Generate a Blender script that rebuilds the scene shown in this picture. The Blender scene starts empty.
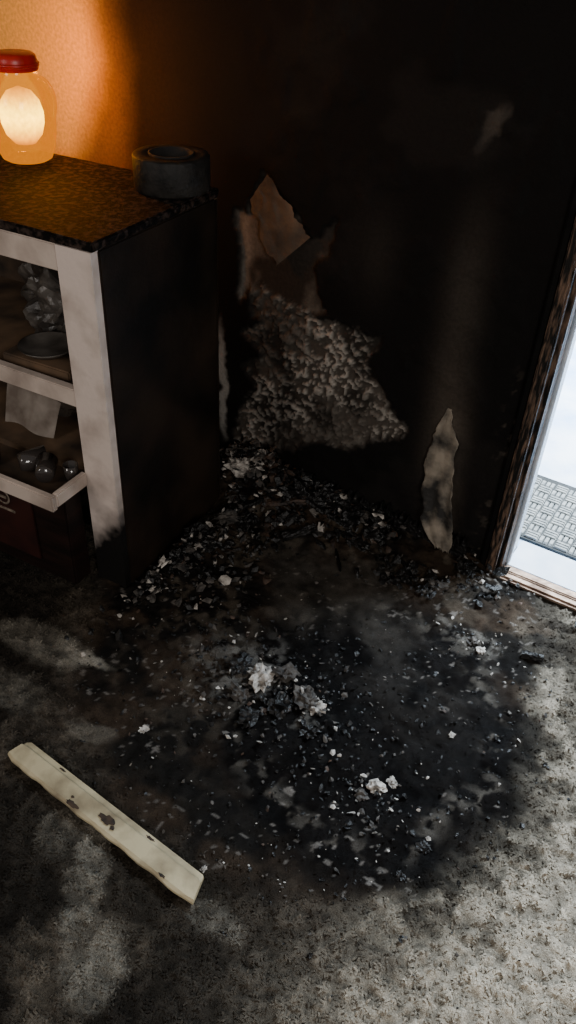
import bpy, bmesh, math, random
import numpy as np
from mathutils import Vector, Matrix, Euler, noise
random.seed(7)
RNG=np.random.RandomState(11)
COL=bpy.context.collection

# ------------------------------------------------------------ helpers
def lin(c):
    return tuple(((v/255)/12.92 if v/255<=0.04045 else ((v/255+0.055)/1.055)**2.4) for v in c)
def empty(name,loc=(0,0,0),rz=0):
    o=bpy.data.objects.new(name,None); o.location=loc; o.rotation_euler=(0,0,rz); o.empty_display_size=.1
    COL.objects.link(o); return o
def mk(name,verts,faces,mat=None,parent=None,smooth=False,loc=(0,0,0),rot=(0,0,0)):
    me=bpy.data.meshes.new(name); me.from_pydata([tuple(v) for v in verts],[],faces); me.update()
    o=bpy.data.objects.new(name,me); COL.objects.link(o)
    o.location=loc; o.rotation_euler=rot
    if mat: me.materials.append(mat)
    if smooth: me.polygons.foreach_set('use_smooth',[True]*len(me.polygons))
    if parent: o.parent=parent
    return o
def box(name,x0,x1,y0,y1,z0,z1,mat,parent=None,bev=0.003,rot=None,sub=0):
    bm=bmesh.new(); bmesh.ops.create_cube(bm,size=1)
    c=Vector(((x0+x1)/2,(y0+y1)/2,(z0+z1)/2))
    for v in bm.verts: v.co=Vector((v.co.x*(x1-x0),v.co.y*(y1-y0),v.co.z*(z1-z0)))
    if bev>0: bmesh.ops.bevel(bm,geom=bm.edges[:],offset=bev,segments=2,affect='EDGES')
    me=bpy.data.meshes.new(name); bm.to_mesh(me); bm.free(); me.materials.append(mat)
    o=bpy.data.objects.new(name,me); COL.objects.link(o); o.location=c
    if rot: o.rotation_euler=rot
    if parent: o.parent=parent
    return o
def lathe(name,prof,mat,parent=None,seg=48,loc=(0,0,0),rot=(0,0,0),closed=False):
    vs=[];fs=[];n=len(prof)
    for i in range(seg):
        a=2*math.pi*i/seg
        for (r_,z_) in prof: vs.append((r_*math.cos(a),r_*math.sin(a),z_))
    for i in range(seg):
        j=(i+1)%seg
        for k in range(n-1 if not closed else n):
            k2=(k+1)%n
            fs.append((i*n+k,j*n+k,j*n+k2,i*n+k2))
    o=mk(name,vs,fs,mat,parent,True,loc,rot); return o
# numpy noise
TAB=RNG.rand(256,256)
def vnoise(x,y,s=1.0,o=0):
    x=x*s+17.3*o+100; y=y*s+31.7*o+100
    xi=np.floor(x).astype(int); yi=np.floor(y).astype(int); fx=x-xi; fy=y-yi
    fx=fx*fx*(3-2*fx); fy=fy*fy*(3-2*fy)
    a=TAB[xi%256,yi%256]; b=TAB[(xi+1)%256,yi%256]; c=TAB[xi%256,(yi+1)%256]; d=TAB[(xi+1)%256,(yi+1)%256]
    return (a*(1-fx)+b*fx)*(1-fy)+(c*(1-fx)+d*fx)*fy
def fbm(x,y,s=1.0,o=0,n=4):
    r_=0;amp=1;t=0
    for i in range(n):
        r_=r_+amp*vnoise(x,y,s*2**i,o+i*3); t+=amp; amp*=.5
    return r_/t
def ss(a,b,x):
    t=np.clip((x-a)/(b-a),0,1); return t*t*(3-2*t)
def sdpoly(px,py,poly):
    d=np.full(px.shape,1e9); inside=np.zeros(px.shape,bool); n=len(poly)
    for i in range(n):
        ax,ay=poly[i]; bx,by=poly[(i+1)%n]
        ex,ey=bx-ax,by-ay; wx,wy=px-ax,py-ay
        t=np.clip((wx*ex+wy*ey)/(ex*ex+ey*ey),0,1)
        d=np.minimum(d,(wx-t*ex)**2+(wy-t*ey)**2)
        cond=((ay>py)!=(by>py))
        xc=ax+(py-ay)*ex/(ey if abs(ey)>1e-9 else 1e-9)
        inside^=cond&(px<xc)
    d=np.sqrt(d); return np.where(inside,-d,d)
def ell(x,y,cx,cy,rx,ry,rot=0):
    c,s=math.cos(rot),math.sin(rot); dx=x-cx; dy=y-cy
    return np.sqrt(((dx*c+dy*s)/rx)**2+((-dx*s+dy*c)/ry)**2)
def gridmesh(name,P,colr,nx,ny,mat,parent=None):
    me=bpy.data.meshes.new(name)
    idx=np.arange(nx*ny).reshape(ny,nx)
    q=np.stack([idx[:-1,:-1],idx[:-1,1:],idx[1:,1:],idx[1:,:-1]],-1).reshape(-1,4)
    me.vertices.add(nx*ny); me.vertices.foreach_set('co',P.reshape(-1))
    me.loops.add(q.size); me.loops.foreach_set('vertex_index',q.reshape(-1))
    me.polygons.add(len(q)); me.polygons.foreach_set('loop_start',np.arange(len(q))*4)
    try: me.polygons.foreach_set('loop_total',np.full(len(q),4))
    except Exception: pass
    me.polygons.foreach_set('use_smooth',np.ones(len(q),bool))
    me.update(calc_edges=True)
    at=me.color_attributes.new('stain','FLOAT_COLOR','POINT')
    at.data.foreach_set('color',colr.reshape(-1).astype(np.float32))
    me.materials.append(mat)
    o=bpy.data.objects.new(name,me); COL.objects.link(o)
    if parent: o.parent=parent
    return o

# ------------------------------------------------------------ materials
def pmat(name,col,rough=.6,col2=None,scale=20,bump=.0,bscale=60,metal=0,spec=.5,detail=6,stretch=None,lo=.35,hi=.65,coat=0):
    m=bpy.data.materials.new(name); m.use_nodes=True; nt=m.node_tree; b=nt.nodes['Principled BSDF']
    b.inputs['Roughness'].default_value=rough; b.inputs['Metallic'].default_value=metal
    b.inputs['Specular IOR Level'].default_value=spec; b.inputs['Coat Weight'].default_value=coat
    tc=nt.nodes.new('ShaderNodeTexCoord'); mp=nt.nodes.new('ShaderNodeMapping'); nt.links.new(tc.outputs['Object'],mp.inputs[0])
    if stretch: mp.inputs['Scale'].default_value=stretch
    n=nt.nodes.new('ShaderNodeTexNoise'); n.inputs['Scale'].default_value=scale; n.inputs['Detail'].default_value=detail
    nt.links.new(mp.outputs[0],n.inputs['Vector'])
    cr=nt.nodes.new('ShaderNodeValToRGB'); cr.color_ramp.elements[0].position=lo; cr.color_ramp.elements[1].position=hi
    c2=col2 or tuple(v*.75 for v in col)
    cr.color_ramp.elements[0].color=(*lin(c2),1); cr.color_ramp.elements[1].color=(*lin(col),1)
    nt.links.new(n.outputs['Fac'],cr.inputs[0]); nt.links.new(cr.outputs[0],b.inputs['Base Color'])
    if bump>0:
        n2=nt.nodes.new('ShaderNodeTexNoise'); n2.inputs['Scale'].default_value=bscale; n2.inputs['Detail'].default_value=8
        nt.links.new(mp.outputs[0],n2.inputs['Vector'])
        bp=nt.nodes.new('ShaderNodeBump'); bp.inputs['Strength'].default_value=bump; bp.inputs['Distance'].default_value=.01
        nt.links.new(n2.outputs['Fac'],bp.inputs['Height']); nt.links.new(bp.outputs[0],b.inputs['Normal'])
    return m
def stainmat(name,rough,bscale,bstr,spec=.3,sc=300,vlo=.6,vhi=1.25):
    m=bpy.data.materials.new(name); m.use_nodes=True; nt=m.node_tree; b=nt.nodes['Principled BSDF']
    at=nt.nodes.new('ShaderNodeAttribute'); at.attribute_name='stain'
    tc=nt.nodes.new('ShaderNodeTexCoord')
    n=nt.nodes.new('ShaderNodeTexNoise'); n.inputs['Scale'].default_value=sc; n.inputs['Detail'].default_value=3
    nt.links.new(tc.outputs['Object'],n.inputs['Vector'])
    mr=nt.nodes.new('ShaderNodeMapRange'); mr.inputs['From Min'].default_value=.3; mr.inputs['From Max'].default_value=.7
    mr.inputs['To Min'].default_value=vlo; mr.inputs['To Max'].default_value=vhi
    nt.links.new(n.outputs['Fac'],mr.inputs['Value'])
    mx=nt.nodes.new('ShaderNodeVectorMath'); mx.operation='SCALE'
    nt.links.new(at.outputs['Color'],mx.inputs[0]); nt.links.new(mr.outputs[0],mx.inputs['Scale'])
    nt.links.new(mx.outputs[0],b.inputs['Base Color'])
    b.inputs['Specular IOR Level'].default_value=spec
    nt.links.new(at.outputs['Alpha'],b.inputs['Roughness'])
    n2=nt.nodes.new('ShaderNodeTexNoise'); n2.inputs['Scale'].default_value=bscale; n2.inputs['Detail'].default_value=4
    nt.links.new(tc.outputs['Object'],n2.inputs['Vector'])
    bp=nt.nodes.new('ShaderNodeBump'); bp.inputs['Strength'].default_value=bstr; bp.inputs['Distance'].default_value=.004
    nt.links.new(n2.outputs['Fac'],bp.inputs['Height']); nt.links.new(bp.outputs[0],b.inputs['Normal'])
    return m
M={}
M['carpet']=stainmat('sooty_shag_carpet',.9,500,.8,.06,420,.65,1.3)
M['wall']=stainmat('sooty_painted_wall',.8,220,.25,.12,120,.8,1.15)
M['white']=pmat('smoked_white_paint',(200,184,172),.5,(122,106,96),9,.12,90,lo=.25,hi=.6)
M['darkside']=pmat('charred_black_laminate',(42,32,24),.6,(14,11,8),6,.12,60,spec=.15)
M['top']=pmat('sooty_wood_top',(58,47,42),.75,(13,11,10),80,.3,160,detail=9,lo=.47,hi=.62,spec=.08)
M['inner']=pmat('smoky_cabinet_interior',(78,60,44),.7,(32,25,19),14)
M['innerl']=pmat('stained_shelf_lining',(110,86,64),.7,(50,40,31),10)
M['red']=pmat('dark_mahogany',(34,20,17),.5,(17,10,9),6,.05,60,stretch=(1,1,6),spec=.3)
M['redpanel']=pmat('maroon_panel',(50,24,20),.55,(28,14,13),10,spec=.3)
M['emblem']=pmat('pale_stencil',(140,126,112),.6,(70,60,52),60)
M['rub']=pmat('black_duct_tape',(40,37,34),.6,(16,15,14),40,.2,120,spec=.25)
M['core']=pmat('charred_cardboard',(36,28,22),.85,(16,13,11),40)
M['brown']=pmat('scorched_wood_casing',(112,88,72),.6,(14,12,10),26,.25,80,stretch=(6,6,1),lo=.44,hi=.68,spec=.25)
M['soottrim']=pmat('sooty_black_trim',(14,13,12),.75,(6,6,6),12,.2,60,spec=.12)
M['metal']=pmat('worn_threshold_metal',(176,150,130),.35,(110,88,74),25,.1,80,metal=.6)
M['sill']=pmat('white_outdoor_sill',(225,232,240),.5,(190,205,222),12)
M['porch']=pmat('snowy_porch',(238,243,250),.8,(168,198,234),6,.2,20)
M['mat']=pmat('grey_woven_vinyl',(160,161,156),.6,(116,119,118),60,.2,100)
M['matb']=pmat('grey_mat_backing',(56,58,58),.8,(40,42,42),60)
M['strip']=pmat('scorched_cream_moulding',(190,176,142),.6,(112,98,76),16,.15,70,lo=.30,hi=.60)
M['burn']=pmat('burn_mark',(22,16,12),.8,(70,52,36),60)
M['lid']=pmat('red_enamel_lid',(220,34,12),.35,(175,22,10),20)
M['ashw']=pmat('white_ash',(204,196,186),.8,(96,90,84),60,.5,150)
M['ashg']=pmat('grey_ash',(88,82,76),.8,(34,31,29),60,.5,150)
M['ashb']=pmat('black_char',(18,16,15),.42,(7,7,7),60,.6,120,spec=.5)
M['ashbr']=pmat('scorched_scrap',(74,54,40),.7,(28,21,17),50,.4,120)
M['peel']=pmat('peeling_wallpaper',(138,127,112),.75,(26,23,20),15,.35,60,lo=.40,hi=.64)
M['flap']=pmat('scorched_paper_flap',(96,76,58),.8,(48,40,33),12,.3,60,lo=.34,hi=.62)
M['bag']=pmat('smoky_grey_plastic',(100,94,88),.35,(38,34,31),12,.3,30)
M['cloth']=pmat('grey_cloth',(84,72,60),.9,(40,33,27),14,.3,70)
M['paper']=pmat('smoked_paper',(150,140,130),.8,(96,84,74),14)
M['room']=pmat('room_paint',(150,140,125),.9)

# ------------------------------------------------------------ camera
h,p,r=math.radians(31),math.radians(37.6),math.radians(3.2)
Cp=Vector((0,-1.54,1.3))
F=Vector((-math.cos(p)*math.sin(h),math.cos(p)*math.cos(h),-math.sin(p)))
R0=Vector((math.cos(h),math.sin(h),0));U0=R0.cross(F)
R=R0*math.cos(r)+U0*math.sin(r);U=U0*math.cos(r)-R0*math.sin(r)
cd=bpy.data.cameras.new('camera');cam=bpy.data.objects.new('camera',cd);COL.objects.link(cam)
cam.matrix_world=Matrix(((R.x,U.x,-F.x,Cp.x),(R.y,U.y,-F.y,Cp.y),(R.z,U.z,-F.z,Cp.z),(0,0,0,1)))
cd.sensor_fit='VERTICAL';cd.sensor_height=36;cd.lens=800/1024*36;cd.clip_start=.02
bpy.context.scene.camera=cam

# ------------------------------------------------------------ floor (shag carpet, burnt)
st=.0042
xs=np.arange(-2.0,0.75,st); ys=np.arange(-1.75,0.0001,st); ys[-1]=0.0
X,Y=np.meshgrid(xs,ys); nx,ny=len(xs),len(ys)
wx=X+.16*(fbm(X,Y,5,1)-.5)+.06*(fbm(X,Y,22,2)-.5); wy=Y+.16*(fbm(X,Y,5,5)-.5)+.06*(fbm(X,Y,22,8)-.5)
core=1-ss(.76,1.12,ell(wx,wy,-.37,-.58,.37,.38))
poly=[(-1.25,.2),(-1.25,-.30),(-1.10,-.62),(-.92,-.86),(-.70,-1.00),(-.42,-1.04),(-.22,-.96),(-.08,-.80),(-.02,-.56),(-.05,-.36),(-.12,-.14),(-.18,.2)]
sd=sdpoly(wx,wy,poly)
burn=1-ss(-.07,.03,sd)
haze=1-ss(.0,.22,sd)
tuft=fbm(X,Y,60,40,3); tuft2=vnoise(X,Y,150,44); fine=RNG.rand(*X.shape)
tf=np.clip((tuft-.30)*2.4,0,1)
carpet=np.array(lin((180,169,151))); dirty_dim=np.array(lin((84,76,66))); soot=np.array(lin((24,22,20))); black=np.array(lin((7,6,6))); greyash=np.array(lin((62,58,53))); brownm=np.array(lin((54,44,35)))
def mix(a,b,t): return a*(1-t[...,None])+b*t[...,None]
full=lambda col: np.broadcast_to(col,X.shape+(3,))
c=full(carpet).copy()
lx=X+.35*(Y+.9)
leftness=1-ss(-.52,-.14,lx)
grime_dim=1-ss(-.40,.05,lx+.14*(fbm(X,Y,6,61)-.5))  # real grime, deepened to put the room's dimmer left into the colour
c=mix(c,dirty_dim,np.clip(.92*grime_dim+.12*ss(.4,.6,fbm(X,Y,9,60)),0,1))
sm=ss(.32,.54,fbm(X,Y,6,70,5))
c=mix(c,soot,np.clip(leftness*sm*.90,0,1))
dr=np.exp(-((X+.06)/.24)**2)*ss(-.44,-.12,Y)*ss(.30,.60,fbm(X,Y,14,75,4))
c=mix(c,np.array(lin((54,50,45))),np.clip(dr*1.1,0,.85))
fing=ss(.46,.60,fbm(X,Y,24,90,4))*(1-ss(.0,.24,sd))
c=mix(c,soot,np.clip(fing*.75,0,1))
spk=ss(.60,.68,fbm(X,Y,60,92,3))
c=mix(c,soot,spk*.4*(1-ss(.1,.6,sd)))
c=mix(c,dirty_dim*.6,np.clip(haze*.5*(1-burn),0,1))
brn=mix(full(soot),brownm,ss(.44,.60,fbm(X,Y,9,110,4))*.8)
brn=mix(brn,np.array(lin((80,72,62))),ss(.53,.66,fbm(X,Y,34,112,3))*.6*(1-ss(-.30,-.03,-np.abs(sd))))
c=mix(c,brn,burn)
c=mix(c,black,core*.96)
gm=(1-ss(.5,1.15,ell(wx,wy,-.62,-.28,.25,.16,-.35)))*ss(.26,.50,fbm(X,Y,9,130))
c=mix(c,greyash,gm*.85)
gmc=(1-ss(.4,1.1,ell(wx,wy,-.40,-.42,.22,.12,-.2)))*ss(.34,.62,fbm(X,Y,12,139))
c=mix(c,np.array(lin((38,35,32))),gmc*.6)
gm2=(1-ss(.6,1.1,ell(wx,wy,-.28,-.24,.08,.05)))*.6+(1-ss(.5,1.2,ell(wx,wy,-.62,-.62,.20,.13)))*ss(.45,.6,fbm(X,Y,20,131))*.7
c=mix(c,np.array(lin((104,100,94))),np.clip(gm2,0,1)*ss(.44,.6,fbm(X,Y,60,133)))
rd=ell(wx,wy,-.40,-.55,.27,.29); ring=np.exp(-((rd-1)/.12)**2)*ss(.50,.64,fbm(X,Y,45,135,3))
c=mix(c,np.array(lin((96,90,82))),ring*.4)
pale=np.zeros(X.shape)
bx=X+.035*(fbm(X,Y,14,301)-.5)+.02*(fbm(X,Y,50,305)-.5); by=Y+.035*(fbm(X,Y,14,302)-.5)+.02*(fbm(X,Y,50,306)-.5)
for (cx,cy,rx,ry,ro,w) in [(-.940,-.768,.060,.020,.1,1.0),(-1.05,-.79,.12,.050,.1,.62),(-1.02,-.93,.10,.05,.2,.40),(-.60,-1.12,.036,.12,.62,.60),(-.50,-1.21,.045,.07,.5,.5),(-.70,-1.09,.04,.05,.3,.35),(-.38,-1.06,.06,.03,.2,.28),(-.80,-.90,.05,.02,.3,.3)]:
    pale=np.maximum(pale,w*(1-ss(.7,1.2,ell(bx,by,cx,cy,rx,ry,ro))))
c=mix(c,np.array(lin((138,132,120))),pale*(.5+.5*ss(.3,.5,fbm(X,Y,20,303))))
sp=(vnoise(X,Y,110,140)>.88)&(vnoise(X,Y,9,141)>.5)
c=mix(c,np.array(lin((112,106,100))),sp*burn*.6)
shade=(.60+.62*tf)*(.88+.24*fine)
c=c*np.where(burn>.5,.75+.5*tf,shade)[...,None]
rough=np.clip(.92-.45*core*ss(.42,.58,fbm(X,Y,30,150)),.40,.95)
hgt=(.010*tf+.003*tuft2)*(1-.45*burn)*(1-.45*leftness)+.012*burn*(fbm(X,Y,14,160)-.4)+.005*burn*(fbm(X,Y,80,161,2)-.5)
hgt=hgt*(1-.6*gm)-.008*core
G=lambda cx,cy,sx_,sy_: np.exp(-((X-cx)/sx_)**2-((Y-cy)/sy_)**2)
mound=.070*G(-1.02,-.05,.11,.09)+.035*G(-.96,-.30,.05,.18)+.050*G(-.78,-.02,.26,.09)+.024*G(-.42,-.02,.14,.06)+.016*G(-.56,-.60,.10,.08)
hgt=hgt+mound*(.5+1.0*fbm(X,Y,26,170,3))
P=np.stack([X,Y,hgt-.006],-1)
def fh(x,y):
    i=min(max(int((x+2.0)/.0042),0),nx-1); j=min(max(int((y+1.75)/.0042),0),ny-1); return float(hgt[j,i])-.006
floor=empty('floor')
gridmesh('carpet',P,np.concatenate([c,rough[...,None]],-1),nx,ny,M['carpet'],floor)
nf=42000
fx=RNG.uniform(-1.35,.35,nf*3); fy=RNG.uniform(-1.55,-.01,nf*3)
ix=np.clip(((fx+2.0)/st).astype(int),0,nx-1); iy=np.clip(((fy+1.75)/st).astype(int),0,ny-1)
keep=(RNG.rand(nf*3)>burn[iy,ix]*.96)&(RNG.rand(nf*3)<.35+.65*tf[iy,ix])
fx=fx[keep][:nf*2];fy=fy[keep][:nf*2];ix=ix[keep][:nf*2];iy=iy[keep][:nf*2]; n=len(fx)
ang=RNG.uniform(0,6.28,n); L=RNG.uniform(.005,.010,n); w=RNG.uniform(.0012,.0022,n); hh=RNG.uniform(.002,.006,n)
z0=hgt[iy,ix]-.008
dx,dy=np.cos(ang),np.sin(ang); qx,qy=-dy,dx
V=np.zeros((n,6,3))
for k,(t,zz,ww) in enumerate([(0,0,1),(.5,1,.9),(1,.75,.35)]):
    for s_,off in ((0,1),(1,-1)):
        V[:,k*2+s_,0]=fx+dx*L*t+qx*w*off*ww; V[:,k*2+s_,1]=np.minimum(fy+dy*L*t+qy*w*off*ww,-.001); V[:,k*2+s_,2]=z0+hh*zz
base=np.arange(n)[:,None]*6
Q=np.concatenate([base+np.array([[0,1,3,2]]),base+np.array([[2,3,5,4]])],0)
me=bpy.data.meshes.new('pile_fibres'); me.vertices.add(n*6); me.vertices.foreach_set('co',V.reshape(-1))
me.loops.add(Q.size); me.loops.foreach_set('vertex_index',Q.reshape(-1)); me.polygons.add(len(Q)); me.polygons.foreach_set('loop_start',np.arange(len(Q))*4)
try: me.polygons.foreach_set('loop_total',np.full(len(Q),4))
except Exception: pass
me.update(calc_edges=True)
cc=np.concatenate([c[iy,ix]*RNG.uniform(.85,1.2,n)[:,None],np.full((n,1),.85)],1)
at=me.color_attributes.new('stain','FLOAT_COLOR','POINT'); at.data.foreach_set('color',np.repeat(cc,6,axis=0).reshape(-1).astype(np.float32))
me.materials.append(M['carpet']); fo=bpy.data.objects.new('pile_fibres',me); COL.objects.link(fo); fo.parent=floor
box('subfloor',-3.0,2.4,-4.0,0.0,-.12,-.03,M['room'],floor,0)

# ------------------------------------------------------------ back wall
st=.005
xs=np.arange(-3.0,-.3299,st); zs=np.arange(0,1.5,st); X,Z=np.meshgrid(xs,zs); nwx,nz=len(xs),len(zs)
wx=X+.05*(fbm(X,Z,9,1)-.5)+.025*(fbm(X,Z,40,2)-.5); wz=Z+.05*(fbm(X,Z,9,5)-.5)+.025*(fbm(X,Z,40,8)-.5)
cream=np.array(lin((230,186,100))); blackw=np.array(lin((13,11,10))); brnw=np.array(lin((78,52,30))); dbr=np.array(lin((34,24,17)))
c=np.broadcast_to(cream,X.shape+(3,)).copy()
sx=X+.10*(fbm(X,Z,2.2,200,3)-.5)+.04*(fbm(X,Z,9,203,3)-.5)
glow_arc=sx+.55*np.maximum(0,.98-Z)**1.2  # edge of the jar's glow drawn into the wall colour, with sooty brown beyond
c=mix(c,brnw,ss(-1.58,-1.45,glow_arc)*.88)
c=mix(c,dbr,ss(-1.50,-1.38,sx))
c=mix(c,blackw,ss(-1.40,-1.08,sx))
band=np.exp(-((X+.53)/.045)**2)*ss(.05,.35,Z)*(1-ss(.60,.95,Z))*(.3+.9*fbm(X,Z,4,210))
c=mix(c,np.array(lin((78,70,62))),np.clip(band*.6,0,1))
band2=np.exp(-((X+.50-.04*(.3-Z))/.040)**2)*(1-ss(.30,.55,Z))*(.3+.9*fbm(X,Z,14,211))
c=mix(c,np.array(lin((92,82,72))),np.clip(band2*.7,0,1))
fl=np.exp(-((X+.375)/.016)**2)*ss(.56,.66,fbm(X,Z,48,214,3))*(1-ss(.35,.6,Z))
c=mix(c,np.array(lin((84,76,68))),np.clip(fl,0,1)*.7)
b2=(1-ss(.4,1.3,ell(wx,wz,-.528,.985,.014,.050,-.35)))
c=mix(c,np.array(lin((92,84,76))),b2*.8)
b3=np.exp(-((X+.74)/.05)**2)*np.exp(-((Z-.70)/.10)**2)
c=mix(c,np.array(lin((44,40,36))),b3*.5)
stk=ss(.52,.68,fbm(X,Z,6,216,4))*ss(-1.2,-.9,X)
c=mix(c,np.array(lin((28,25,23))),stk*.6)
up=[(-1.125,.715),(-1.09,.72),(-1.06,.775),(-1.033,.805),(-.985,.765),(-.923,.705),(-.895,.70),(-.875,.725),(-.850,.745),(-.862,.665),(-.895,.655),(-.878,.60),(-.85,.53),(-1.06,.47),(-1.065,.55),(-1.10,.50),(-1.115,.60)]
lo=[(-1.075,.56),(-.95,.53),(-.80,.505),(-.710,.525),(-.735,.45),(-.705,.40),(-.66,.36),(-.608,.30),(-.615,.265),(-.70,.235),(-.75,.20),(-.84,.175),(-.95,.12),(-1.115,.07),(-1.09,.20),(-1.05,.27),(-1.085,.33),(-1.02,.37),(-1.09,.42),(-1.03,.46)]
w2x=wx+.02*(fbm(X,Z,60,12)-.5); w2z=wz+.02*(fbm(X,Z,60,13)-.5)
du=sdpoly(w2x*.85+X*.15,w2z*.85+Z*.15,up); dl=sdpoly(w2x*.85+X*.15,w2z*.85+Z*.15,lo)
mu=1-ss(-.005,.006,du); ml=1-ss(-.006,.008,dl)
upc=mix(np.broadcast_to(np.array(lin((86,78,70))),X.shape+(3,)),np.array(lin((46,40,35))),ss(.38,.60,fbm(X,Z,9,220)))
upc=mix(upc,np.array(lin((118,110,101))),np.exp(-((wx+1.100)/.014)**2)*.75*(Z>.5))
c=mix(c,upc,mu)
cell=fbm(wx,wz,125,230,3); crumb=ss(.52,.62,cell)
gap=ss(.40,.56,fbm(X,Z,12,240,4))
lowc=mix(np.broadcast_to(np.array(lin((68,62,56))),X.shape+(3,)),np.array(lin((150,143,134))),crumb*(.15+.85*ss(.38,.62,fbm(X,Z,9,241))))
lowc=mix(lowc,np.array(lin((26,23,20))),gap*.8*(1-crumb*.45))
c=mix(c,lowc,ml)
eb=np.exp(-(np.minimum(np.abs(du),np.abs(dl))/.006)**2)*(1-mu*ml)
c=mix(c,np.array(lin((16,13,12))),np.clip(eb*.6,0,1))
slv=(1-ss(.5,1.1,ell(wx,wz,-1.15,.25,.016,.20)))
c=mix(c,np.array(lin((150,148,142))),slv*.8)
c=mix(c,blackw*.8,1-ss(.03,.10,wz+.03*(X+1)))
rough=np.clip(.85-.15*fbm(X,Z,8,250),.3,.95)
mm_=np.maximum(mu,ml)
off=.009*mm_-.006*ml*crumb-.003*ml*cell
off=off-.0030*(1-mm_)*ss(.5,.75,fbm(X,Z,14,260,3))*ss(-1.2,-1.0,X)
P=np.stack([X,off,Z],-1)
wall=empty('wall_back')
gridmesh('plaster',P,np.concatenate([c,rough[...,None]],-1),nwx,nz,M['wall'],wall)
box('wall_core',-3.0,-.33,.015,.12,0,2.5,M['soottrim'],wall,0)
box('upper_plaster',-3.0,-.33,-.002,.015,1.49,2.5,M['soottrim'],wall,0)
box('over_door',-.33,.55,0,.12,2.08,2.5,M['soottrim'],wall,0)
box('beyond_door',.55,2.4,0,.12,0,2.5,M['room'],wall,0)
wl=box('wall_left',-3.1,-3.0,-4.0,.12,0,2.5,pmat('amber_cream_wall',(200,184,150),.8),None,0)
# torn flap of wallpaper curling away above the burnt hole
vs=[];fs=[];na,nb=26,16
A=Vector((-1.070,0,.750));B=Vector((-1.025,0,.812));C_=Vector((-.905,0,.700));D_=Vector((-.985,0,.620))
for i in range(na+1):
    t=i/na; e0=A.lerp(D_,t); e1=B.lerp(C_,t)
    for j in range(nb+1):
        s_=j/nb; q=e0.lerp(e1,s_)
        jag=.012*noise.noise(Vector((t*5,s_*3,4)))+.003*noise.noise(Vector((t*22,s_*9,4)))
        yy=-.003-.014*math.sin(t*2.2)*(1-s_)**1.3-.003*noise.noise(Vector((t*6,s_*6,2)))
        vs.append((q.x+jag,min(yy,-.002),q.z+jag-.012*(1-s_)*math.sin(t*3.1)))
for i in range(na):
    for j in range(nb):
        a=i*(nb+1)+j; fs.append((a,a+1,a+nb+2,a+nb+1))
mk('torn_flap',vs,fs,M['flap'],wall,True)

vs=[];fs=[]; N=90
random.seed(3)
for i in range(N+1):
    x=-.97+(.97-.40)*i/N
    hz=.05+.035*random.random()*(1 if i%3 else .2)
    for (yy,zz) in ((-.018,0),(-.016+random.uniform(-.003,.003),hz),(-.001,hz+.004),(-.001,0)): vs.append((x,yy,zz))
for i in range(N):
    a=i*4
    for k in range(3): fs.append((a+k,a+k+4,a+k+5,a+k+1))
mk('baseboard_back',vs,fs,M['ashb'])

# ------------------------------------------------------------ door opening
door=empty('door_1')
box('casing',-.346,-.322,-.022,-.001,0,2.12,M['brown'],door,.004)
box('casing_outer',-.362,-.346,-.014,-.001,0,2.12,M['soottrim'],door,.003)
box('jamb_hinge_side',-.330,-.312,.0,.045,0,2.08,M['brown'],door,.002)
box('jamb_outer_side',-.330,-.312,.045,.125,0,2.08,M['sill'],door,.002)
box('jamb_stop',-.312,-.304,.045,.058,0,2.08,M['sill'],door,.002)
box('jamb_latch_side',.53,.55,.0,.125,0,2.08,M['brown'],door,.003)
box('casing_far',.53,.58,-.022,-.001,0,2.12,M['brown'],door,.004)
box('casing_head',-.346,.58,-.022,-.001,2.08,2.13,M['brown'],door,.004)
box('threshold',-.31,.53,-.020,.035,0,.018,M['metal'],door,.006)
box('threshold_ridge',-.31,.53,.000,.012,.016,.024,M['metal'],door,.003)
box('outer_sill',-.31,.53,.036,.155,-.01,.012,M['sill'],door,.004)
porch=box('porch_ground',-2.5,3.0,.16,4.0,-.10,-.02,M['porch'],None,0)
mat=empty('woven_doormat'); vs=[];fs=[]
x0,x1,y0,y1=-.80,.45,.20,.50; px_=.040; py_=.0105
def slat(cx,cy,lx,ly,z):
    b=len(vs)
    pts=[(-lx,-ly,z-.003),(lx,-ly,z-.003),(lx,ly,z-.003),(-lx,ly,z-.003),(-lx*.8,-ly*.7,z+.002),(lx*.8,-ly*.7,z+.002),(lx*.8,ly*.7,z+.002),(-lx*.8,ly*.7,z+.002)]
    for q in pts: vs.append((cx+q[0],cy+q[1],q[2]))
    fs.extend([(b+4,b+5,b+6,b+7),(b,b+1,b+5,b+4),(b+1,b+2,b+6,b+5),(b+2,b+3,b+7,b+6),(b+3,b,b+4,b+7)])
rows=int((y1-y0)/(py_*3)); cols=int((x1-x0)/px_)
for i in range(rows):
    for j in range(cols):
        cx=x0+px_*(j+.5); cy=y0+py_*3*(i+.5)
        if (i+j)%2==0:
            for k in (-1,0,1): slat(cx,cy+k*py_,px_*.47,py_*.40,-.008)
        else:
            for k in (-1,0,1): slat(cx+k*px_/3,cy,px_*.13,py_*1.4,-.008)
mk('weave',vs,fs,M['mat'],mat)
box('mat_backing',x0-.005,x1+.005,y0-.005,y1+.008,-.02,-.0125,M['matb'],mat,0)

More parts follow.
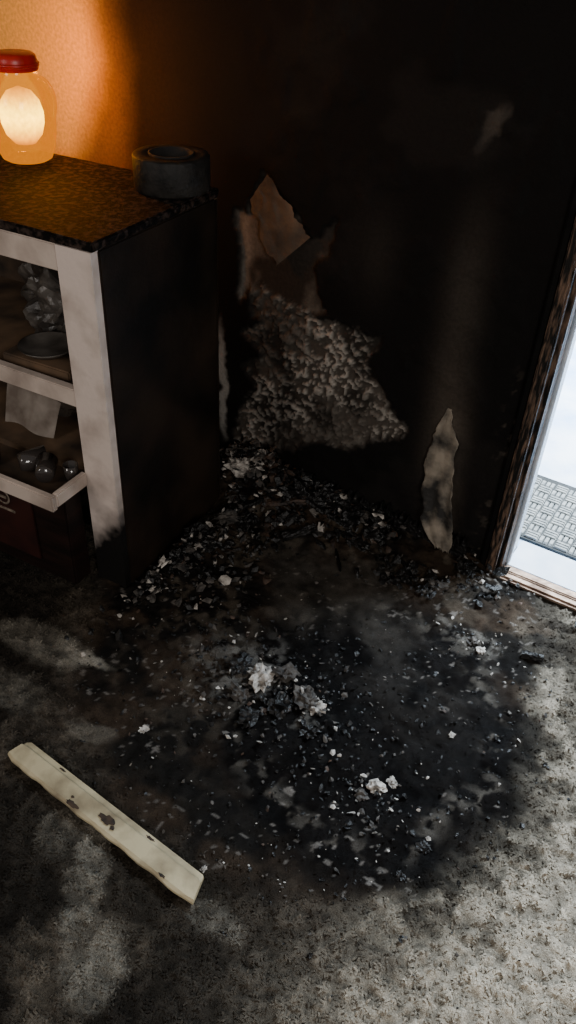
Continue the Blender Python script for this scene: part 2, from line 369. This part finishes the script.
# ------------------------------------------------------------ cabinet
ang_=math.radians(4.5)
CX,CY=-1.014,-.56
cab=empty('media_cabinet',(CX,CY,0),ang_)
D=.405;W=1.0;H=.812
box('side_panel',-.018,0,.018,D,0,H-.02,M['darkside'],cab,.002)
box('side_panel_left',-W,-W+.018,.018,D,0,H-.02,M['darkside'],cab,.002)
box('top_board',-W-.005,.004,-.004,D,H-.018,H,M['top'],cab,.003)
box('back_panel',-W,0,D-.012,D-.002,0,H-.02,M['inner'],cab,0)
def post(name,xa,xb):
    n=30; vs=[];fs=[]
    for i in range(n+1):
        z=(H-.020)*i/n
        for (x,y) in ((xa,-.001),(xb,-.001),(xb,.02),(xa,.02)): vs.append((x,y,z))
    for i in range(n):
        for k in range(4): fs.append((i*4+k,i*4+(k+1)%4,i*4+4+(k+1)%4,i*4+4+k))
    fs.append(tuple(n*4+k for k in range(4)))
    return mk(name,vs,fs,M['stile'],cab)
m=pmat('white_paint_charred_foot',(214,198,188),.5,(158,142,132),10,.12,90,lo=.25,hi=.55); nt=m.node_tree; M['stile']=m
tc=nt.nodes.new('ShaderNodeTexCoord'); sx_=nt.nodes.new('ShaderNodeSeparateXYZ'); nt.links.new(tc.outputs['Object'],sx_.inputs[0])
nn=nt.nodes.new('ShaderNodeTexNoise'); nn.inputs['Scale'].default_value=25; nt.links.new(tc.outputs['Object'],nn.inputs['Vector'])
ad=nt.nodes.new('ShaderNodeMath'); ad.operation='MULTIPLY_ADD'; ad.inputs[1].default_value=.10; nt.links.new(nn.outputs['Fac'],ad.inputs[0]); nt.links.new(sx_.outputs['Z'],ad.inputs[2])
ad2=nt.nodes.new('ShaderNodeMath'); ad2.operation='MULTIPLY_ADD'; ad2.inputs[1].default_value=-1.0; nt.links.new(sx_.outputs['X'],ad2.inputs[0]); nt.links.new(ad.outputs[0],ad2.inputs[2])
rmp=nt.nodes.new('ShaderNodeMapRange'); rmp.inputs['From Min'].default_value=.22; rmp.inputs['From Max'].default_value=.32; nt.links.new(ad2.outputs[0],rmp.inputs['Value'])
mixn=nt.nodes.new('ShaderNodeMix'); mixn.data_type='RGBA'; b=nt.nodes['Principled BSDF']; src=b.inputs['Base Color'].links[0].from_socket
nt.links.new(rmp.outputs[0],mixn.inputs[0]); mixn.inputs[6].default_value=(*lin((14,12,11)),1); nt.links.new(src,mixn.inputs[7]); nt.links.new(mixn.outputs[2],b.inputs['Base Color'])
post('front_post',-.084,-.004); post('front_post_left',-W+.002,-W+.08)
box('top_rail',-W+.08,-.084,0,.02,H-.070,H-.020,M['white'],cab,.002)
box('middle_rail',-W+.08,-.084,0,.02,.458,.498,M['white'],cab,.002)
box('shelf_board',-W+.018,-.018,.02,D-.012,.460,.477,M['innerl'],cab,0)
box('lower_shelf',-W+.018,-.018,.02,D-.012,.270,.286,M['innerl'],cab,0)
tr=cab
box('tray_bottom',-.62,-.086,-.10,.26,.262,.270,M['inner'],tr,0)
box('tray_front',-.62,-.080,-.112,-.096,.262,.300,M['white'],tr,.003)
box('tray_end',-.094,-.080,-.096,.0,.266,.300,M['white'],tr,.003)
box('lower_chest',-.62,-.105,-.055,.0,0.0,.254,M['red'],tr,.004)
box('lower_chest_panel',-.60,-.20,-.060,-.054,.04,.225,M['redpanel'],tr,.003)
lathe('stencil_ring',[(.016,0),(.021,0),(.021,.001),(.016,.001)],M['emblem'],tr,32,(-.285,-.0615,.195),(math.pi/2,0,0),True)
box('stencil_bar',-.295,-.275,-.0622,-.0605,.191,.198,M['emblem'],tr,0)
box('stencil_line',-.34,-.255,-.0622,-.0605,.158,.164,M['emblem'],tr,0)

def blob(name,loc,size,mat,amp=.25,sub=4,seed=0,parent=None,freq=3.0,rot=(0,0,0)):
    bm=bmesh.new(); bmesh.ops.create_icosphere(bm,subdivisions=sub,radius=1)
    for v in bm.verts:
        d=noise.noise(v.co*freq+Vector((seed*7.1,seed*3.3,seed)))+.5*noise.noise(v.co*freq*2.3+Vector((seed,5,9)))
        v.co*=max(.35,1+amp*d*1.6)
        v.co=Vector((v.co.x*size[0],v.co.y*size[1],v.co.z*size[2]))
        if v.co.z<-.55*size[2]: v.co.z=-.55*size[2]
    me=bpy.data.meshes.new(name); bm.to_mesh(me); bm.free(); me.materials.append(mat)
    o=bpy.data.objects.new(name,me); COL.objects.link(o); o.location=(loc[0],loc[1],loc[2]+.55*size[2]); o.rotation_euler=rot
    if parent: o.parent=parent
    return o
cr=math.cos(ang_); sr=math.sin(ang_)
def cw(x,y,z): return (CX+x*cr-y*sr,CY+x*sr+y*cr,z)
blob('crumpled_plastic_bag',cw(-.30,.26,.4775),(.13,.08,.11),M['bag'],.30,5,3,None,2.6)
blob('folded_grey_cloth',cw(-.34,.22,.2865),(.09,.07,.05),M['cloth'],.2,4,8,None,2.0)
lathe('saucer',[(0,.004),(.04,.004),(.060,.014),(.062,.016),(.058,.011),(.045,0),(0,0)],M['bag'],None,40,cw(-.24,.10,.5015),(0,0,0))
bk=box('charred_book',-.09,.09,-.055,.055,-.011,.011,M['innerl'],None,.003); bk.location=cw(-.23,.10,.489); bk.rotation_euler=(0,0,.1)
pv=[];pf=[]
for i in range(13):
    for j in range(9):
        a,b_=i/12,j/8
        pv.append((-.07+.14*a,.04*b_+.006*math.sin(a*7),max(0,.125*b_*(1-.45*a))+.003*math.sin(a*5+b_*4)+.004))
for i in range(12):
    for j in range(8):
        k=i*9+j; pf.append((k,k+9,k+10,k+1))
pp=mk('leaning_paper_sheet',pv,pf,M['paper'],None,True,cw(-.31,.07,.290),(0,0,.1))
gl=bpy.data.materials.new('smoky_glass'); gl.use_nodes=True; b=gl.node_tree.nodes['Principled BSDF']; b.inputs['Base Color'].default_value=(.06,.05,.045,1); b.inputs['Roughness'].default_value=.06; b.inputs['Transmission Weight'].default_value=.3; b.inputs['Specular IOR Level'].default_value=1
ntg=gl.node_tree; nz_=ntg.nodes.new('ShaderNodeTexNoise'); nz_.inputs['Scale'].default_value=40; rr=ntg.nodes.new('ShaderNodeMapRange'); rr.inputs['To Min'].default_value=.02; rr.inputs['To Max'].default_value=.2; ntg.links.new(nz_.outputs['Fac'],rr.inputs['Value']); ntg.links.new(rr.outputs[0],b.inputs['Roughness'])
def tumbler(loc,rot,s=1):
    return lathe('glass_tumbler',[(0,0),(.022*s,0),(.026*s,.01*s),(.030*s,.070*s),(.028*s,.070*s),(.0225*s,.006),(0,.006)],gl,None,32,loc,rot)
tumbler(cw(-.23,-.045,.2965),(0,math.radians(88),math.radians(60)),.85)
tumbler(cw(-.15,-.055,.2965),(0,math.radians(88),math.radians(130)),.8)
tumbler(cw(-.31,-.05,.2705),(0,0,0),.8)
tumbler(cw(-.12,-.005,.2705),(0,0,0),.55)

# ------------------------------------------------------------ duct tape roll
tape=empty('tape_roll',(-1.112,-.222,H+.0005))
lathe('tape_windings',[(.046,0),(.076,0),(.078,.003),(.078,.064),(.076,.067),(.046,.067)],M['rub'],tape,64,closed=True)
lathe('cardboard_core',[(.042,.001),(.046,.001),(.046,.070),(.042,.070)],M['core'],tape,64,closed=True)

# ------------------------------------------------------------ glowing jar
jar=empty('jar_lantern',(-1.485,-.266,H+.0005))
jm=bpy.data.materials.new('amber_jar_glass'); jm.use_nodes=True; nt=jm.node_tree; nt.nodes.clear()
out=nt.nodes.new('ShaderNodeOutputMaterial'); tr_=nt.nodes.new('ShaderNodeBsdfTransparent'); tr_.inputs[0].default_value=(1,.72,.20,1)
tl=nt.nodes.new('ShaderNodeEmission'); tl.inputs[0].default_value=(1,.30,.004,1); tl.inputs[1].default_value=1.0; gs=nt.nodes.new('ShaderNodeBsdfGlossy'); gs.inputs['Roughness'].default_value=.12
nzj=nt.nodes.new('ShaderNodeTexNoise'); nzj.inputs['Scale'].default_value=18
mrj=nt.nodes.new('ShaderNodeMapRange'); mrj.inputs['To Min'].default_value=.45; mrj.inputs['To Max'].default_value=.80
nt.links.new(nzj.outputs['Fac'],mrj.inputs['Value'])
m1=nt.nodes.new('ShaderNodeMixShader'); nt.links.new(mrj.outputs[0],m1.inputs[0]); nt.links.new(tr_.outputs[0],m1.inputs[1]); nt.links.new(tl.outputs[0],m1.inputs[2])
m2=nt.nodes.new('ShaderNodeMixShader'); m2.inputs[0].default_value=.03; nt.links.new(m1.outputs[0],m2.inputs[1]); nt.links.new(gs.outputs[0],m2.inputs[2]); nt.links.new(m2.outputs[0],out.inputs[0])
lathe('jar_body',[(0,.0),(.044,.0),(.053,.005),(.061,.022),(.068,.055),(.071,.095),(.068,.125),(.058,.150),(.047,.164),(.043,.172),(.043,.190)],jm,jar,48)
lathe('jar_lid',[(0,.208),(.038,.208),(.044,.204),(.046,.196),(.048,.180),(.046,.176)],M['lid'],jar,48)
lathe('lid_band',[(.0475,.184),(.050,.185),(.050,.190),(.0475,.191)],M['lid'],jar,48,closed=True)
cu=bpy.data.curves.new('bail','CURVE'); cu.dimensions='3D'; sp_=cu.splines.new('NURBS'); pts=[(.046,0,.165),(.075,0,.160),(.082,0,.12),(.070,0,.09)]
sp_.points.add(3)
for i,q in enumerate(pts): sp_.points[i].co=(*q,1)
sp_.use_endpoint_u=True; cu.bevel_depth=.004; cu.materials.append(jm); co=bpy.data.objects.new('jar_handle',cu); COL.objects.link(co); co.parent=jar; co.rotation_euler=(0,0,.5)
# inner glow: hot in the middle, amber at its ends
m=bpy.data.materials.new('lantern_flame'); m.use_nodes=True; nt=m.node_tree; nt.nodes.clear(); out=nt.nodes.new('ShaderNodeOutputMaterial'); em=nt.nodes.new('ShaderNodeEmission'); nt.links.new(em.outputs[0],out.inputs[0])
tc=nt.nodes.new('ShaderNodeTexCoord'); sxz=nt.nodes.new('ShaderNodeSeparateXYZ'); nt.links.new(tc.outputs['Object'],sxz.inputs[0])
mr=nt.nodes.new('ShaderNodeMapRange'); mr.inputs['From Min'].default_value=.03; mr.inputs['From Max'].default_value=.15; nt.links.new(sxz.outputs['Z'],mr.inputs['Value'])
cr_=nt.nodes.new('ShaderNodeValToRGB'); e=cr_.color_ramp.elements; e[0].position=.0; e[0].color=(1,.30,.01,1); e[1].position=1; e[1].color=(1,.36,.02,1)
q=e.new(.35); q.color=(1,.72,.06,1); q=e.new(.6); q.color=(1,.82,.12,1)
nt.links.new(mr.outputs[0],cr_.inputs[0]); nt.links.new(cr_.outputs[0],em.inputs[0])
mr2=nt.nodes.new('ShaderNodeValToRGB'); e=mr2.color_ramp.elements; e[0].color=(.06,.06,.06,1); e[1].color=(.06,.06,.06,1); q=e.new(.5); q.color=(1,1,1,1); nt.links.new(mr.outputs[0],mr2.inputs[0])
ml_=nt.nodes.new('ShaderNodeMath'); ml_.operation='MULTIPLY'; ml_.inputs[1].default_value=20; nt.links.new(mr2.outputs[0],ml_.inputs[0]); nt.links.new(ml_.outputs[0],em.inputs[1])
lathe('lantern_bulb',[(0,.030),(.022,.034),(.038,.052),(.045,.075),(.046,.095),(.040,.118),(.026,.136),(0,.146)],m,jar,40)
ld=bpy.data.lights.new('lantern_light','POINT'); ld.energy=16; ld.color=(1,.40,.05); ld.shadow_soft_size=.03; lo_=bpy.data.objects.new('lantern_light',ld); COL.objects.link(lo_); lo_.parent=jar; lo_.location=(0,.030,.150)

# ------------------------------------------------------------ loose moulding on the carpet
def strip():
    n=40; L=.445; w0=.024
    vs=[];fs=[]
    for i in range(n+1):
        t=i/n; x=-L/2+L*t
        wob=.0012*math.sin(t*40)+random.uniform(-.0006,.0006)
        w1=w0*.80 if i==0 else (w0*.9 if i==n else w0)
        prof=[(-w1+wob,0),(-w1+wob,.006),(-w1*.8,.010),(w1*.45,.012),(w1*.62,.008),(w1,.007),(w1+wob,0)]
        for (yy,zz) in prof: vs.append((x+(-.008*(yy/w0) if i==n else 0)+(.006*(yy/w0) if i==0 else 0),yy,zz))
    k=7
    for i in range(n):
        for j in range(k-1): fs.append((i*k+j,(i+1)*k+j,(i+1)*k+j+1,i*k+j+1))
    fs.append(tuple(range(k))); fs.append(tuple(n*k+j for j in range(k))[::-1])
    return vs,fs
sv,sf=strip()
mld=empty('wood_moulding_strip',(-.652,-1.029,.010),math.radians(-3))
mk('moulding',sv,sf,M['strip'],mld)
def mark(cx,cy,rx,ry,z,sd_):
    random.seed(sd_); n=18; vs=[(cx,cy,z)]
    for i in range(n):
        a=6.283*i/n; q=random.uniform(.6,1.1); vs.append((cx+rx*q*math.cos(a),cy+ry*q*math.sin(a),z-.0004))
    return vs,[(0,1+i,1+(i+1)%n) for i in range(n)]
for nm,a in (('burn_spot',(.018,-.004,.019,.009,.0126,5)),('burn_spot_edge',(-.052,-.019,.016,.006,.0114,6)),('burn_dot',(.036,-.009,.006,.005,.0126,7)),('burn_dot',(-.062,-.009,.004,.003,.0122,8)),('burn_dot',(.10,.018,.012,.003,.0085,9)),('burn_dot',(-.12,.019,.010,.002,.0085,10)),('burn_dot',(.16,-.019,.008,.003,.0112,11))):
    v,f=mark(*a); mk(nm,v,f,M['burn'],mld)

# ------------------------------------------------------------ debris (one mass)
class Deb:
    def __init__(s): s.v=[];s.f=[];s.m=[]
    def flake(s,x,y,z,size,mi):
        n=random.randint(4,7); b=len(s.v); rx,ry=random.uniform(-.7,.7),random.uniform(-.7,.7); cz=random.uniform(.1,.45)*size
        E=Euler((rx,ry,random.uniform(0,6.28))).to_matrix(); asp=random.uniform(.4,1)
        s.v.append(tuple(E@Vector((0,0,cz))+Vector((x,y,z))))
        for i in range(n):
            a=6.283*i/n+random.uniform(-.3,.3); q=size*random.uniform(.5,1.1)
            s.v.append(tuple(E@Vector((q*math.cos(a),q*asp*math.sin(a),random.uniform(-.2,.2)*size))+Vector((x,y,z))))
        s.v.append(tuple(E@Vector((0,0,-cz*.6))+Vector((x,y,z))))
        for i in range(n):
            s.f.append((b,b+1+i,b+1+(i+1)%n)); s.f.append((b+n+1,b+1+(i+1)%n,b+1+i)); s.m+= [mi,mi]
    def build(s,name,mats):
        vs=[(a,min(b,-.003),c_) for a,b,c_ in s.v]
        o=mk(name,vs,s.f,None)
        for mm in mats: o.data.materials.append(mm)
        o.data.polygons.foreach_set('material_index',s.m); return o
mats=[M['ashw'],M['ashg'],M['ashb'],M['ashbr']]
random.seed(21)
d=Deb()
def cabx(y): return CX-(y-CY)*math.sin(ang_)+.010
def sc(cx,cy,sx,sy,n,smin,smax,wts,rot=0,zm=.006):
    for _ in range(n):
        a,b_=random.gauss(0,sx),random.gauss(0,sy); x=cx+a*math.cos(rot)-b_*math.sin(rot); y=cy+a*math.sin(rot)+b_*math.cos(rot)
        s_=random.uniform(smin,smax)*random.choice((.6,1,1))
        if y>-.006: y=-.006-random.random()*.03
        if -.58<y<-.14 and x<cabx(y)+s_: x=cabx(y)+s_+random.random()*.015
        if y<=-.58 and x<-1.05: continue
        if y>-.10 and -.56<x<-.41: y-=.09
        d.flake(x,y,fh(x,y)+random.uniform(.000,zm),s_,random.choices((0,1,2,3),wts)[0])
sc(-.45,-.55,.20,.20,380,.0015,.005,(1.6,3.5,9,1))
sc(-.42,-.58,.17,.17,450,.003,.009,(.05,.4,14,.3),0,.003)
sc(-.60,-.62,.08,.06,240,.003,.011,(2.2,4,8,1),0,.010)
sc(-.50,-.60,.05,.03,50,.004,.012,(3,4,4,0),0,.015)
sc(-.30,-.72,.07,.05,120,.002,.009,(3,3,7,0))
sc(-.27,-.24,.06,.03,90,.002,.007,(2.5,5,2,0))
sc(-.96,-.38,.03,.13,330,.005,.018,(2.5,4,7,1),0,.02)
sc(-.89,-.30,.06,.12,260,.004,.018,(1,3,9,1),0,.015)
sc(-1.02,-.07,.07,.035,260,.006,.024,(3,4,7,1),0,.04)
sc(-.78,-.07,.20,.04,420,.005,.024,(.8,2,13,2),0,.025)
sc(-.42,-.06,.09,.04,150,.004,.014,(.8,2.5,9,1),0,.02)
sc(-.62,-.88,.18,.08,180,.0015,.006,(1,4,8,1))
sc(-.28,-.90,.14,.05,110,.0015,.006,(1,4,7,0))
sc(-.10,-.40,.05,.16,130,.002,.007,(.6,2,10,0))
sc(-.80,-.62,.10,.12,240,.002,.009,(1,3,9,2))
deb=d.build('ash_and_char_debris',mats)
parts=[deb]
random.seed(33)
for i,(x,y,s,mt) in enumerate([(-.60,-.607,.028,'ashw'),(-.565,-.575,.022,'ashg'),(-.50,-.60,.026,'ashg'),(-.475,-.60,.018,'ashw'),(-.53,-.64,.026,'ashb'),(-.62,-.66,.020,'ashg'),(-.66,-.60,.024,'ashb'),(-.57,-.70,.020,'ashb'),(-.45,-.66,.018,'ashb'),(-.285,-.69,.016,'ashw'),(-.265,-.665,.012,'ashw'),(-.30,-.72,.014,'ashg'),(-.72,-.838,.010,'ashw'),(-.215,-.50,.007,'ashw'),(-.98,-.50,.018,'ashw'),(-.955,-.53,.013,'ashw'),(-.97,-.42,.026,'ashb'),(-.98,-.33,.034,'ashb'),(-.96,-.25,.028,'ashg'),(-.92,-.22,.034,'ashb'),(-.93,-.36,.022,'ashb'),(-1.02,-.09,.038,'ashw'),(-1.07,-.05,.03,'ashg'),(-.97,-.12,.044,'ashb'),(-.93,-.05,.034,'ashbr'),(-.86,-.06,.044,'ashb'),(-.84,-.13,.030,'ashb'),(-.78,-.05,.040,'ashb'),(-.70,-.06,.036,'ashb'),(-.62,-.07,.030,'ashb'),(-.50,-.14,.022,'ashb'),(-.42,-.13,.02,'ashg'),(-.38,-.05,.024,'ashb'),(-.28,-.235,.014,'ashg'),(-.255,-.255,.010,'ashw'),(-.45,-1.0,.006,'ashw'),(-.17,-.82,.009,'ashb'),(-.16,-.75,.012,'ashb')]):
    parts.append(blob('lump',(x,y,fh(x,y)-.003),(s,s*random.uniform(.6,.9),s*.6),M[mt],.55,3,i,None,2.6,(0,0,random.uniform(0,3))))
for i,(x,y,l,w_,rz,mt) in enumerate([(-.76,-.07,.16,.035,-.1,'ashb'),(-.88,-.10,.12,.03,.5,'ashbr'),(-.66,-.11,.10,.028,-.4,'ashb'),(-.79,-.16,.09,.02,.9,'ashb'),(-.69,-.045,.06,.035,.1,'ashg'),(-.15,-.22,.045,.012,.2,'ashb'),(-.66,-.19,.08,.004,-.9,'ashb'),(-.95,-.17,.10,.025,1.2,'ashb')]):
    bm=bmesh.new(); bmesh.ops.create_cube(bm,size=1); bmesh.ops.subdivide_edges(bm,edges=bm.edges[:],cuts=4,use_grid_fill=True)
    for v in bm.verts: v.co=Vector((v.co.x*l*random.uniform(.92,1.05),v.co.y*w_*random.uniform(.85,1.1),(v.co.z+.5)*.014*random.uniform(.7,1.1)))
    me=bpy.data.meshes.new('board'); bm.to_mesh(me); bm.free(); me.materials.append(M[mt]); o=bpy.data.objects.new('board',me); COL.objects.link(o); o.location=(x,y,fh(x,y)+.002); o.rotation_euler=(random.uniform(-.15,.15),random.uniform(-.2,.2),rz); parts.append(o)
bpy.context.view_layer.update()
bpy.ops.object.select_all(action='DESELECT')
for o in parts: o.select_set(True)
bpy.context.view_layer.objects.active=deb
bpy.ops.object.join()

# peeling wallpaper hanging off the wall by the door (long, ragged)
n=60;m_=18;vs=[];fs=[]
for i in range(n+1):
    t=i/n; z=.36*(1-t)+.040
    wl_=.026+.028*t+.018*noise.noise(Vector((t*6,3,1))); wr_=.026+.014*t+.014*noise.noise(Vector((t*7,9,4)))
    if t<.22: f_=.2+t*3.63; wl_*=f_; wr_*=f_
    if t>.82: wl_*=1-(t-.82)*4.4
    if t>.93: wr_*=1-(t-.93)*5
    cx=-.514+.054*t*t
    for j in range(m_+1):
        s_=j/m_*2-1; wd=wl_ if s_<0 else wr_
        curl=.002+.042*t*t*(1-.3*abs(s_))+.014*(s_*s_)*t+.003*math.sin(s_*7+t*11)*t
        vs.append((cx+s_*wd+.004*noise.noise(Vector((i*.5,j*.3,1))),-curl,max(.012,z+.005*math.sin(j*2.3)*(1 if i==n else 0))))
for i in range(n):
    for j in range(m_):
        a=i*(m_+1)+j; fs.append((a,a+1,a+m_+2,a+m_+1))
pw=mk('peeling_wallpaper',vs,fs,M['peel'],None,True)
sol=pw.modifiers.new('th','SOLIDIFY'); sol.thickness=.0015; sol.offset=0

# ------------------------------------------------------------ lights
w=bpy.data.worlds.new('world'); bpy.context.scene.world=w; w.use_nodes=True; bg=w.node_tree.nodes['Background']; bg.inputs[0].default_value=(1,.95,.90,1); bg.inputs[1].default_value=.16
def area(name,loc,target,size,e,col,spread=None):
    l=bpy.data.lights.new(name,'AREA'); l.energy=e; l.size=size; l.color=col; o=bpy.data.objects.new(name,l); COL.objects.link(o); o.location=loc
    if spread: l.spread=spread
    o.rotation_euler=(Vector(target)-Vector(loc)).to_track_quat('-Z','Y').to_euler(); return o
area('window_daylight',(1.5,-2.6,1.7),(.05,-1.0,0),.9,39,(1,.95,.90))
area('porch_daylight',(.2,1.6,2.6),(.1,1.5,0),1.6,320,(.74,.87,1),math.radians(100))
area('left_fill',(-1.6,-2.8,1.6),(-1.1,-.6,.5),.6,11,(1,.92,.86))  # added unseen fill from the left, brightens the cabinet front
